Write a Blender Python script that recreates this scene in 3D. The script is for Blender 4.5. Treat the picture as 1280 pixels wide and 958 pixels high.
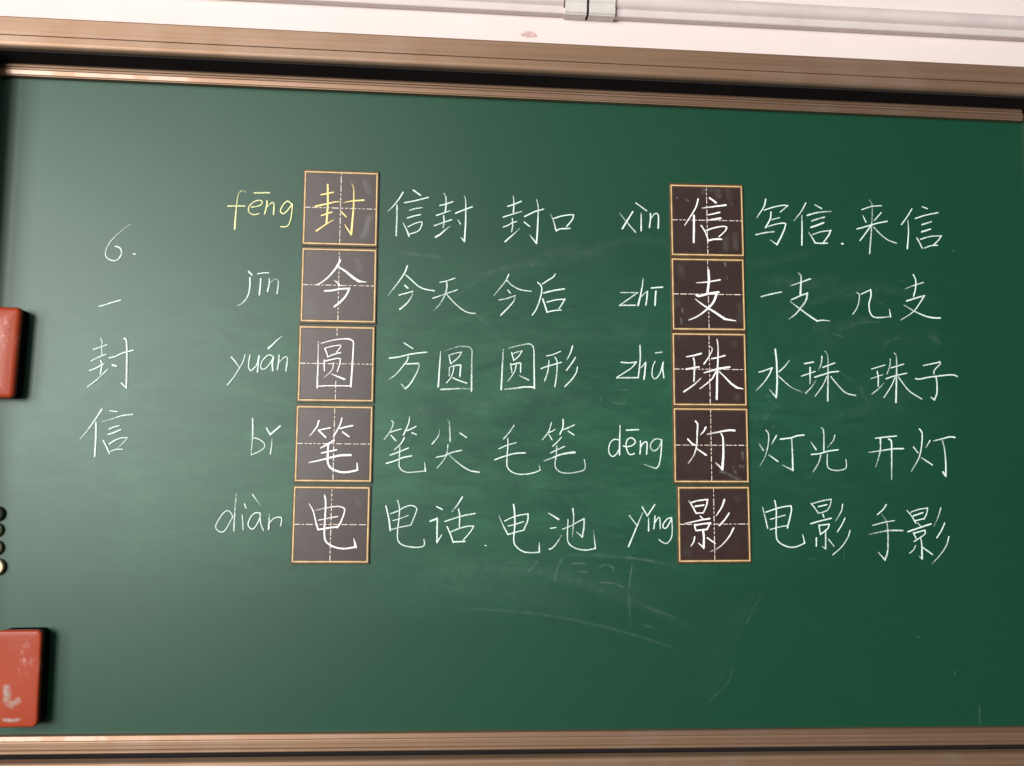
import bpy, bmesh, math, random
from mathutils import Vector, Matrix
random.seed(7)
for o in list(bpy.data.objects): bpy.data.objects.remove(o)
scene = bpy.context.scene
COL = scene.collection
H = 1.45                      # height of the lens above the classroom floor; the board stands at y = 0

# ---------------------------------------------------------------- camera, world, lamps, exposure
cam_d = bpy.data.cameras.new('camera'); cam = bpy.data.objects.new('camera', cam_d); COL.objects.link(cam)
cam_d.sensor_width = 36; cam_d.sensor_fit = 'HORIZONTAL'; cam_d.lens = 36*1100.0/1280
cam_d.clip_start = .05; cam_d.clip_end = 50
pa, pb, pc, dist = (0.0892274508, -0.0759742575, 0.0141032629, 1.48140259)
Rx = Matrix.Rotation(pa, 3, 'X'); Ry = Matrix.Rotation(pb, 3, 'Y'); Rz = Matrix.Rotation(pc, 3, 'Z')
M = Matrix(((1,0,0),(0,0,-1),(0,1,0)))
cam.matrix_world = Matrix.Translation((0,-dist,H)) @ (M @ (Rz@Ry@Rx)).to_4x4()
scene.camera = cam
w = bpy.data.worlds.new('World'); scene.world = w; w.use_nodes = True
w.node_tree.nodes['Background'].inputs[0].default_value = (.95,.96,1,1)
w.node_tree.nodes['Background'].inputs[1].default_value = .075
def area(name, loc, rot, sx, sy, power, col):
    l = bpy.data.lights.new(name,'AREA'); l.shape='RECTANGLE'; l.size=sx; l.size_y=sy; l.energy=power; l.color=col
    o = bpy.data.objects.new(name,l); COL.objects.link(o); o.location=loc; o.rotation_euler=rot; return o
# the classroom windows in the left wall: three bays of two casements, plus a near bay added to widen shadows
for y, p in ((-1.9,.36),(-2.52,.36),(-3.75,.84),(-4.37,.86),(-5.3,.90),(-5.92,.90),(-6.9,.86),(-7.52,.86)):
    area('window_light', (-2.6,y,H+.62), (0,math.radians(-90),0), 1.9, .56, 158*p, (1,.985,.96))
# added overhead fill lamps, unseen, lifting the general light
for x,y in ((-.9,-2.6),(-.9,-4.8)):
    area('fill_light', (x,y,H+1.75), (0,0,0), 1.2, .3, 24, (1,.95,.88))
v = scene.view_settings; v.view_transform='Standard'; v.look='None'; v.gamma=1; v.exposure=0; v.use_curve_mapping=False

# ---------------------------------------------------------------- materials
def mat(name):
    m = bpy.data.materials.new(name); m.use_nodes=True; nt=m.node_tree; return m, nt, nt.nodes['Principled BSDF']
def N(nt, t, **k):
    n = nt.nodes.new(t)
    for a,b in k.items(): setattr(n,a,b)
    return n
def noise(nt, scale, detail=4, rough=.55, vec=None, stretch=None, rot=None):
    tc = N(nt,'ShaderNodeTexCoord'); mp = N(nt,'ShaderNodeMapping'); n = N(nt,'ShaderNodeTexNoise')
    nt.links.new(tc.outputs['Object'], mp.inputs[0]); nt.links.new(mp.outputs[0], n.inputs['Vector'])
    if stretch: mp.inputs['Scale'].default_value = stretch
    if rot: mp.inputs['Rotation'].default_value = rot
    n.inputs['Scale'].default_value=scale; n.inputs['Detail'].default_value=detail; n.inputs['Roughness'].default_value=rough
    return n
def ramp(nt, src, stops):
    r = N(nt,'ShaderNodeValToRGB'); nt.links.new(src, r.inputs[0])
    e = r.color_ramp.elements
    while len(e)<len(stops): e.new(.5)
    for q,(p,c) in zip(e,stops): q.position=p; q.color=c if len(c)==4 else (*c,1)
    return r
def math_(nt, op, a, b, clamp=False):
    n = N(nt,'ShaderNodeMath', operation=op, use_clamp=clamp)
    for i,x in enumerate((a,b)):
        if isinstance(x,(int,float)): n.inputs[i].default_value=x
        else: nt.links.new(x, n.inputs[i])
    return n.outputs[0]
def mixc(nt, fac, a, b, blend='MIX'):
    n = N(nt,'ShaderNodeMix', data_type='RGBA', blend_type=blend)
    for sock,x in ((n.inputs[0],fac),(n.inputs[6],a),(n.inputs[7],b)):
        if isinstance(x,(int,float)): sock.default_value=x
        elif isinstance(x,tuple): sock.default_value=(*x,1)
        else: nt.links.new(x, sock)
    return n.outputs[2]
def bump(nt, b, h, strength, distn):
    n = N(nt,'ShaderNodeBump'); n.inputs['Strength'].default_value=strength; n.inputs['Distance'].default_value=distn
    nt.links.new(h, n.inputs['Height']); nt.links.new(n.outputs[0], b.inputs['Normal'])

MT = {}
# enamelled green writing surface with wiped chalk dust
m,nt,b = mat('green_enamel'); MT['green']=m
dust1 = noise(nt, 3.2, 6, .6); dust2 = noise(nt, 15, 8, .68, stretch=(.42,1,1.1), rot=(0,.45,0)); dust3 = noise(nt, 75, 7, .75, stretch=(.22,1,1), rot=(0,-.30,0)); dust2.inputs['Distortion'].default_value=1.6; dust1.inputs['Distortion'].default_value=.8
f1 = ramp(nt, dust1.outputs['Fac'], [(.35,(0,0,0)),(.75,(1,1,1))]).outputs[0]
f2 = ramp(nt, dust2.outputs['Fac'], [(.42,(0,0,0)),(.8,(1,1,1))]).outputs[0]
f3 = ramp(nt, dust3.outputs['Fac'], [(.40,(0,0,0)),(.85,(1,1,1))]).outputs[0]
f = math_(nt,'ADD', math_(nt,'MULTIPLY',f1,.35), math_(nt,'ADD', math_(nt,'MULTIPLY',f2,.55), math_(nt,'MULTIPLY',f3,.28)))
# dust gathers mid-board; its leftward bias also paints in the light's falloff
tc = N(nt,'ShaderNodeTexCoord'); sp = N(nt,'ShaderNodeSeparateXYZ'); nt.links.new(tc.outputs['Object'], sp.inputs[0])
dx = math_(nt,'POWER', math_(nt,'ABSOLUTE', math_(nt,'MULTIPLY', math_(nt,'SUBTRACT', sp.outputs[0], -.08), 1.0),0),2)
dz = math_(nt,'POWER', math_(nt,'ABSOLUTE', math_(nt,'MULTIPLY', math_(nt,'SUBTRACT', sp.outputs[2], H+.05), 3.1),0),2)
reg = math_(nt,'SUBTRACT', 1, math_(nt,'ADD',dx,dz), True)
f = math_(nt,'MULTIPLY', f, math_(nt,'ADD', math_(nt,'MULTIPLY',reg,.95), .05), True)
base = mixc(nt, f, (.0014,.0435,.0205), (.025,.130,.070))
grain = noise(nt, 420, 3, .7); scr = noise(nt, 120, 4, .8, stretch=(.03,1,1), rot=(0,.2,0))
base = mixc(nt, math_(nt,'MULTIPLY', ramp(nt,grain.outputs['Fac'],[(.5,(0,0,0)),(.8,(1,1,1))]).outputs[0], .22), base, (.035,.115,.070))
base = mixc(nt, math_(nt,'MULTIPLY', ramp(nt,scr.outputs['Fac'],[(.62,(0,0,0)),(.75,(1,1,1))]).outputs[0], .16), base, (.05,.13,.085))
nt.links.new(base, b.inputs['Base Color'])
b.inputs['Roughness'].default_value=.455; b.inputs['Specular IOR Level'].default_value=.48
fine = noise(nt, 900, 2, .5); bump(nt, b, fine.outputs['Fac'], .10, .0006)

def chalk(name, col, thr=1, gain=2.42):
    m,nt,b = mat(name); MT[name]=m
    at = N(nt,'ShaderNodeAttribute'); at.attribute_name='dens'
    n = noise(nt, 620, 3, .65); n2 = noise(nt, 130, 4, .65)
    if thr:   # fresh stroke: grainy, breaks up towards its edges
        a = math_(nt,'SUBTRACT', math_(nt,'MULTIPLY',at.outputs['Fac'],gain), math_(nt,'ADD', math_(nt,'MULTIPLY',n.outputs['Fac'],1.9), math_(nt,'MULTIPLY',n2.outputs['Fac'],1.15)))
        a = math_(nt,'MULTIPLY', math_(nt,'ADD',a,.30,True), .97, True)
    else:     # residue left by the eraser
        s = noise(nt, 60, 6, .7)
        a = math_(nt,'MULTIPLY', at.outputs['Fac'], math_(nt,'MULTIPLY', ramp(nt,s.outputs['Fac'],[(.34,(.10,)*3),(.66,(1,)*3)]).outputs[0], 1.35), True)
    nt.links.new(a, b.inputs['Alpha'])
    b.inputs['Base Color'].default_value=(*col,1); b.inputs['Roughness'].default_value=.95; b.inputs['Specular IOR Level'].default_value=.1
    return m
chalk('white', (.66,.79,.72)); chalk('bold', (.88,.86,.84), gain=2.7); chalk('yellow', (.90,.73,.31), gain=2.7); chalk('pale', (.80,.80,.42)); chalk('residue', (.62,.72,.66), 0)

def bronze(name, col, rough, brushed=.10):
    m,nt,b = mat(name); MT[name]=m
    n = noise(nt, 40, 5, .6, stretch=(.06,3,6)); n2 = noise(nt, 7, 5, .6)
    c = mixc(nt, ramp(nt,n.outputs['Fac'],[(.3,(0,0,0)),(.75,(1,1,1))]).outputs[0], tuple(x*.85 for x in col), tuple(min(1,x*1.12) for x in col))
    dustf = math_(nt,'MULTIPLY', ramp(nt,n2.outputs['Fac'],[(.5,(0,0,0)),(.8,(1,1,1))]).outputs[0], .12)
    c = mixc(nt, dustf, c, (.7,.64,.6))
    nt.links.new(c, b.inputs['Base Color']); b.inputs['Metallic'].default_value=.66
    nt.links.new(math_(nt,'ADD', math_(nt,'MULTIPLY',n.outputs['Fac'],brushed), rough), b.inputs['Roughness'])
    return m
bronze('bronze', (.280,.172,.108), .50); bronze('bronze_polished', (.24,.142,.09), .44)
b=MT['bronze_polished'].node_tree.nodes['Principled BSDF']; b.inputs['Coat Weight'].default_value=.55; b.inputs['Coat Roughness'].default_value=.03; b.inputs['Coat IOR'].default_value=1.22

def plain(name, col, rough, col2=None, sc=20, amt=(.4,.7), spec=.5, metal=0):
    m,nt,b = mat(name); MT[name]=m
    n = noise(nt, sc, 5, .6)
    c = mixc(nt, ramp(nt,n.outputs['Fac'],[(amt[0],(0,0,0)),(amt[1],(1,1,1))]).outputs[0], col, col2 or tuple(x*.82 for x in col))
    nt.links.new(c, b.inputs['Base Color']); b.inputs['Roughness'].default_value=rough
    b.inputs['Specular IOR Level'].default_value=spec; b.inputs['Metallic'].default_value=metal
    return m
plain('shade_dark', (.024,.020,.021), .9, spec=.1)  # near-black colour that stands in for shade in gaps and recesses
plain('wall', (.70,.60,.575), .85, (.66,.565,.54), 5, (.35,.7), .2)
plain('trunk', (.60,.52,.50), .38, (.54,.46,.445), 14)
plain('clip', (.58,.545,.51), .3, (.50,.46,.43), 30)
plain('card', (.023,.0090,.0068), .40, (.036,.0185,.016), 22, (.35,.75), .74)
plain('card_edge', (.080,.042,.016), .5, (.050,.024,.010), 30)
plain('card_line', (.66,.47,.23), .55, (.46,.31,.13), 60)
plain('dash_line', (.76,.66,.56), .6, (.42,.32,.24), 90, (.45,.75))
plain('felt', (.010,.010,.011), .95, spec=.1)
plain('magnet_dark', (.012,.018,.010), .6, spec=.2); plain('magnet_olive', (.07,.08,.02), .4); plain('magnet_rim', (.09,.055,.02), .35)
plain('magnet_pink', (.42,.26,.18), .35); plain('magnet_cream', (.72,.58,.34), .3)
plain('stain', (.62,.40,.38), .8)
# red eraser shell with chalk handling marks
m,nt,b = mat('eraser_red'); MT['eraser_red']=m
n = noise(nt, 18, 8, .72, stretch=(1,1,.5)); n2 = noise(nt, 240, 3, .6); n3 = noise(nt, 5, 4, .6)
k = math_(nt,'MULTIPLY', ramp(nt,n.outputs['Fac'],[(.60,(0,0,0)),(.72,(1,1,1))]).outputs[0], ramp(nt,n2.outputs['Fac'],[(.35,(.1,.1,.1)),(.6,(1,1,1))]).outputs[0])
c0 = mixc(nt, ramp(nt,n3.outputs['Fac'],[(.3,(0,0,0)),(.7,(1,1,1))]).outputs[0], (.27,.032,.010), (.32,.052,.022))
nt.links.new(mixc(nt, math_(nt,'MULTIPLY',k,.55), c0, (.78,.62,.58)), b.inputs['Base Color']); b.inputs['Roughness'].default_value=.36; b.inputs['Specular IOR Level'].default_value=.22
bump(nt, b, n2.outputs['Fac'], .3, .0006)

# ---------------------------------------------------------------- helpers
def link(name, me, parent=None):
    o = bpy.data.objects.new(name, me); COL.objects.link(o)
    if parent is not None: o.parent = parent
    return o
def tag(o, label=None, cat=None, group=None, kind=None):
    for k,x in (('label',label),('category',cat),('group',group),('kind',kind)):
        if x: o[k]=x
    return o
def empty(name, loc=(0,0,0), rot=(0,0,0)):
    o = bpy.data.objects.new(name,None); COL.objects.link(o); o.location=loc; o.rotation_euler=rot; o.empty_display_size=.05; return o
def mesh(name, verts, faces, m, parent=None, smooth=False):
    me = bpy.data.meshes.new(name); me.from_pydata(verts,[],faces); me.materials.append(m)
    bm = bmesh.new(); bm.from_mesh(me); bmesh.ops.recalc_face_normals(bm, faces=bm.faces); bm.to_mesh(me); bm.free()
    if smooth:
        for p in me.polygons: p.use_smooth=True
    return link(name, me, parent)
def extrude_x(name, prof, x0, x1, m, parent=None, seg=1):
    """closed (y,z) outline swept along X"""
    n=len(prof); vs=[]; fs=[]
    for i in range(seg+1):
        x=x0+(x1-x0)*i/seg; vs += [(x,y,z) for y,z in prof]
    for i in range(seg):
        for j in range(n): fs.append((i*n+j, i*n+(j+1)%n, (i+1)*n+(j+1)%n, (i+1)*n+j))
    fs.append(tuple(range(n))); fs.append(tuple(seg*n+j for j in range(n)))
    return mesh(name, vs, fs, m, parent)
def extrude_z(name, prof, z0, z1, m, parent=None):
    n=len(prof); vs=[(x,y,z0) for x,y in prof]+[(x,y,z1) for x,y in prof]
    fs=[(j,(j+1)%n,n+(j+1)%n,n+j) for j in range(n)]+[tuple(range(n)),tuple(range(n,2*n))]
    return mesh(name, vs, fs, m, parent)
def arc(cy,cz,r,a0,a1,n):
    return [(cy+r*math.cos(math.radians(a0+(a1-a0)*i/n)), cz+r*math.sin(math.radians(a0+(a1-a0)*i/n))) for i in range(n+1)]
def box(name, x0,x1,y0,y1,z0,z1, m, parent=None, bev=0, seg=3, smooth=False):
    bm=bmesh.new(); bmesh.ops.create_cube(bm,size=1)
    for v_ in bm.verts: v_.co=Vector(((x0+x1)/2+v_.co.x*(x1-x0),(y0+y1)/2+v_.co.y*(y1-y0),(z0+z1)/2+v_.co.z*(z1-z0)))
    if bev: bmesh.ops.bevel(bm, geom=bm.edges[:], offset=bev, segments=seg, profile=.5, affect='EDGES')
    me=bpy.data.meshes.new(name); bm.to_mesh(me); bm.free(); me.materials.append(m)
    if smooth:
        for p in me.polygons: p.use_smooth=True
    return link(name, me, parent)
def rounded_slab(name, w_, h_, y0, y1, rc, re, m, parent, crown=0.0):
    """rounded-corner plate in XZ, back at y0, front at y1 (y1<y0), front edge rounded by re; crown bows the face outward"""
    rings=[]; 
    def ring(inset, y):
        pts=[]
        r=max(rc-inset,.0005)
        for cx,cz,a in ((w_/2-rc,h_/2-rc,0),(-w_/2+rc,h_/2-rc,90),(-w_/2+rc,-h_/2+rc,180),(w_/2-rc,-h_/2+rc,270)):
            for i in range(7):
                t=math.radians(a+i*15); pts.append((cx+r*math.cos(t), y, cz+r*math.sin(t)))
        return pts
    rings.append(ring(0,y0))
    for i in range(6):
        t=math.radians(i*18); rings.append(ring(re*(1-math.cos(t)), y1+re*(1-math.sin(t))))
    base=ring(re,y1)
    for k in (.85,.6,.3,.1):
        rings.append([(x*k, y1-crown*(1-k*k), z*(k if k<.5 else 1-(1-k)*.5)) for x,_,z in base])
    n=len(base); vs=[p for r_ in rings for p in r_]; fs=[]
    for i in range(len(rings)-1):
        for j in range(n): fs.append((i*n+j,i*n+(j+1)%n,(i+1)*n+(j+1)%n,(i+1)*n+j))
    fs.append(tuple(range(n))); fs.append(tuple((len(rings)-1)*n+j for j in range(n)))
    return mesh(name, vs, fs, m, parent, True)

# ---------------------------------------------------------------- wall
wl = mesh('wall', [(-1.6,.06,H-1.45),(1.9,.06,H-1.45),(1.9,.06,H+1.5),(-1.6,.06,H+1.5)], [(0,1,2,3)], MT['wall']); tag(wl, kind='structure')

# ---------------------------------------------------------------- fixed housing of the board
TOP=H+.630; BOT=H-.436; LEFT=-.754; RIGHT=1.030
hs = empty('board_housing',(0,0,BOT-.1)); tag(hs,'bronze brown metal housing around the sliding green chalkboard','board frame')
X0,X1=-1.45,1.75
def P(o):   # keep world coordinates under a shifted parent
    o.matrix_parent_inverse = Matrix.Translation(-Vector(o.parent.location)); return o
zr=H+.6555
prof=[(.058,zr),(-.0530,zr)]+arc(-.0535,zr+.0085,.0085,-90,-180,6)[1:]+[(-.062,H+.6738),(-.0595,H+.6742),(-.0595,H+.6756),(-.062,H+.6760),(-.062,H+.7045)]+arc(-.0595,H+.7045,.0025,180,90,3)[1:]+[(.058,H+.707)]
P(extrude_x('top_rail', prof, X0, X1, MT['bronze'], hs))
P(extrude_x('shade_lining', [(.05,zr-.0006),(-.0515,zr-.0006),(-.0515,zr-.0022),(.048,zr-.0022),(.048,H+.60),(.05,H+.60)], X0+.01, X1-.01, MT['shade_dark'], hs))  # dark sheet that paints the shade under the top rail
zb=H-.4605; a0=H
prof=[(-.041,zb-.004),(-.043,zb)]+[(-.052,zb)]+arc(-.055,zb-.007,.007,90,180,5)+[(-.062,zb-.0225),(-.060,zb-.0230),(-.060,zb-.0245),(-.062,zb-.025),(-.062,zb-.055),(.058,zb-.055),(.058,zb-.045),(-.041,zb-.045)]
P(extrude_x('bottom_rail', prof, X0, X1, MT['bronze'], hs))
P(box('channel_floor', X0+.01,X1-.01,-.0405,.05,zb-.0445,zb-.040,MT['shade_dark'],hs))
P(box('shade_lining', X0+.01,X1-.01,-.0110,.05,zb-.0395,a0-.4645,MT['shade_dark'],hs))  # dark backing that paints the shade in the bottom slot
P(box('side_post', LEFT-.120,LEFT+.001,-.061,-.0145,zb-.0435,zr-.003,MT['bronze'],hs,.004))
P(box('side_post', RIGHT+.0375,RIGHT+.110,-.058,.055,zb-.0435,zr-.003,MT['shade_dark'],hs,.004))  # right post coloured dark in place of shade

# ---------------------------------------------------------------- sliding board
bd = empty('chalkboard',(0,0,BOT)); tag(bd,'green sliding chalkboard covered with chalk pinyin and Chinese words','chalkboard')
P(box('writing_surface', LEFT-.004,RIGHT+.014,0,.012,BOT-.004,TOP+.004,MT['green'],bd))
a=H
prof=[(.012,a+.6535),(-.006,a+.6535),(-.0085,a+.6515),(-.010,a+.6490),(-.010,a+.6462),(-.0085,a+.6456),(-.0085,a+.6448),(-.0112,a+.6440),(-.0112,a+.6410),(-.0095,a+.6404),(-.0095,a+.6394),(-.0132,a+.6388),(-.0118,a+.6322),(-.0105,a+.6310),(-.0105,a+.6298),(-.0004,a+.6298),(-.0004,a+.6350),(.012,a+.6350)]
fr=P(extrude_x('frame_strip', prof, LEFT-.001, RIGHT+.001, MT['bronze'], bd))
fr.data.materials.append(MT['bronze_polished']); fr.data.materials.append(MT['shade_dark'])
def setmat(o, zlo, zhi, ylim, idx):
    for p_ in o.data.polygons:
        c=p_.center
        if zlo<c.z<zhi and c.y<ylim and len(p_.vertices)==4: p_.material_index=idx
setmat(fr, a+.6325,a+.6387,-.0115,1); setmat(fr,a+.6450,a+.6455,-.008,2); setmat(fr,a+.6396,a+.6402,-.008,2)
prof=[(.012,a-.4400),(-.0004,a-.4400),(-.0004,a-.4358),(-.0090,a-.4358),(-.0108,a-.4368),(-.0128,a-.4430),(-.0124,a-.4445),(-.0128,a-.4460),(-.0128,a-.4505),(-.0105,a-.4515),(-.0105,a-.4570),(-.0130,a-.4580)]+arc(-.0120,a-.4610,.0026,160,270,4)+[(.012,a-.4636)]
fr2=P(extrude_x('frame_strip', prof, LEFT-.001, RIGHT+.001, MT['bronze'], bd))
fr2.data.materials.append(MT['bronze_polished'])
setmat(fr2, a-.4425,a-.4372,-.011,1)
P(extrude_z('frame_strip',[(LEFT,-.0004),(LEFT,-.009),(LEFT-.002,-.0115),(LEFT-.022,-.0125),(LEFT-.024,-.010),(LEFT-.024,.012),(LEFT-.005,.012),(LEFT-.005,-.0004)],a-.4635,a+.6533,MT['bronze'],bd))
P(extrude_z('frame_strip',[(RIGHT+.0135,-.0004),(RIGHT+.0135,-.009),(RIGHT+.0155,-.0115),(RIGHT+.034,-.0125),(RIGHT+.036,-.010),(RIGHT+.036,.012),(RIGHT+.0185,.012),(RIGHT+.0185,-.0004)],a-.4635,a+.6533,MT['bronze'],bd))

# ---------------------------------------------------------------- chalk lines
def smooth_path(pts):
    """split at sharp corners, Catmull-Rom between, resample"""
    n=len(pts)
    if n==2: segs=[pts]
    else:
        segs=[]; cur=[pts[0]]
        for i in range(1,n):
            cur.append(pts[i])
            if i<n-1:
                a_=Vector(pts[i])-Vector(pts[i-1]); b_=Vector(pts[i+1])-Vector(pts[i])
                if a_.length>0 and b_.length>0 and a_.angle(b_)>math.radians(75): segs.append(cur); cur=[pts[i]]
        segs.append(cur)
    out=[]
    for s in segs:
        if len(s)==2: q=[Vector(s[0]),Vector(s[1])]
        else:
            e=[Vector(s[0])*2-Vector(s[1])]+[Vector(p) for p in s]+[Vector(s[-1])*2-Vector(s[-2])]
            q=[]
            for i in range(1,len(e)-2):
                p0,p1,p2,p3=e[i-1:i+3]
                for k in range(6):
                    t=k/6; q.append(.5*((2*p1)+(p2-p0)*t+(2*p0-5*p1+4*p2-p3)*t*t+(3*p1-p0-3*p2+p3)*t**3))
            q.append(e[-2])
        out += q if not out else q[1:]
    # resample
    res=[out[0]]; step=.0016; acc=0
    L=sum((out[i+1]-out[i]).length for i in range(len(out)-1)); k=max(2,int(L/step)+1); st=L/k; need=st; pos=0
    for i in range(len(out)-1):
        A,B=out[i],out[i+1]; l=(B-A).length
        while l>0 and need<=pos+l+1e-9 and len(res)<k: res.append(A+(B-A)*((need-pos)/l)); need+=st
        pos+=l
    res.append(out[-1]); return res
CS=((-1,.30),(-.72,.95),(0,1.0),(.72,.95),(1,.30))
def ribbon(vs,fs,dn,pts,w0,w1,y,dens=1.0,cs=CS,fade=0,jit=.09):
    p=smooth_path(pts); n=len(p); L=sum((p[i+1]-p[i]).length for i in range(n-1))
    # round the ends: add caps
    if not fade:
        d0=(p[0]-p[1]).normalized(); d1=(p[-1]-p[-2]).normalized()
        p=[p[0]+d0*w0*.42]+p+[p[-1]+d1*w1*.42]; n+=2
    b0=len(vs); m_=len(cs)
    for i,c in enumerate(p):
        t=(p[min(i+1,n-1)]-p[max(i-1,0)]); t=t.normalized() if t.length>1e-9 else Vector((1,0)); nr=Vector((-t.y,t.x))
        u=i/(n-1); wd=(w0+(w1-w0)*u)*(1+random.uniform(-jit,jit)); off=random.uniform(-.04,.04)*wd
        k=1.0
        if not fade and i in (0,n-1): wd*=.45
        if fade: k=min(1,u/.15,(1-u)/.15)
        elif w1<w0*.8: k=1-.30*u*u
        elif w0<w1*.8: k=1-.30*(1-u)**2
        for s,q in cs:
            pt=c+nr*(s*wd/2+off); vs.append((pt.x, y-((.00035 if abs(s)<.8 else 0)+random.uniform(0,.00004))*(0 if fade else 1), pt.y+H)); dn.append(q*dens*k)
    for i in range(n-1):
        for j in range(m_-1):
            q=b0+i*m_+j; fs.append((q,q+1,q+m_+1,q+m_))
def chalk_obj(name, strokes, col, y, parent, dens=1.0, cs=CS, fade=0):
    vs,fs,dn=[],[],[]
    for k,(pts,w0,w1) in enumerate(strokes):
        dk=dens if fade else dens*random.uniform(.80,1.06)
        ribbon(vs,fs,dn,[(p[0]/1e4,p[1]/1e4) for p in pts],w0/1e4,w1/1e4,y-.00006*k,dk,cs,fade)
    me=bpy.data.meshes.new(name); me.from_pydata(vs,[],fs); me.materials.append(MT[col])
    at=me.attributes.new('dens','FLOAT','POINT'); at.data.foreach_set('value',dn)
    for p_ in me.polygons: p_.use_smooth=True
    return link(name,me,parent)
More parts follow.
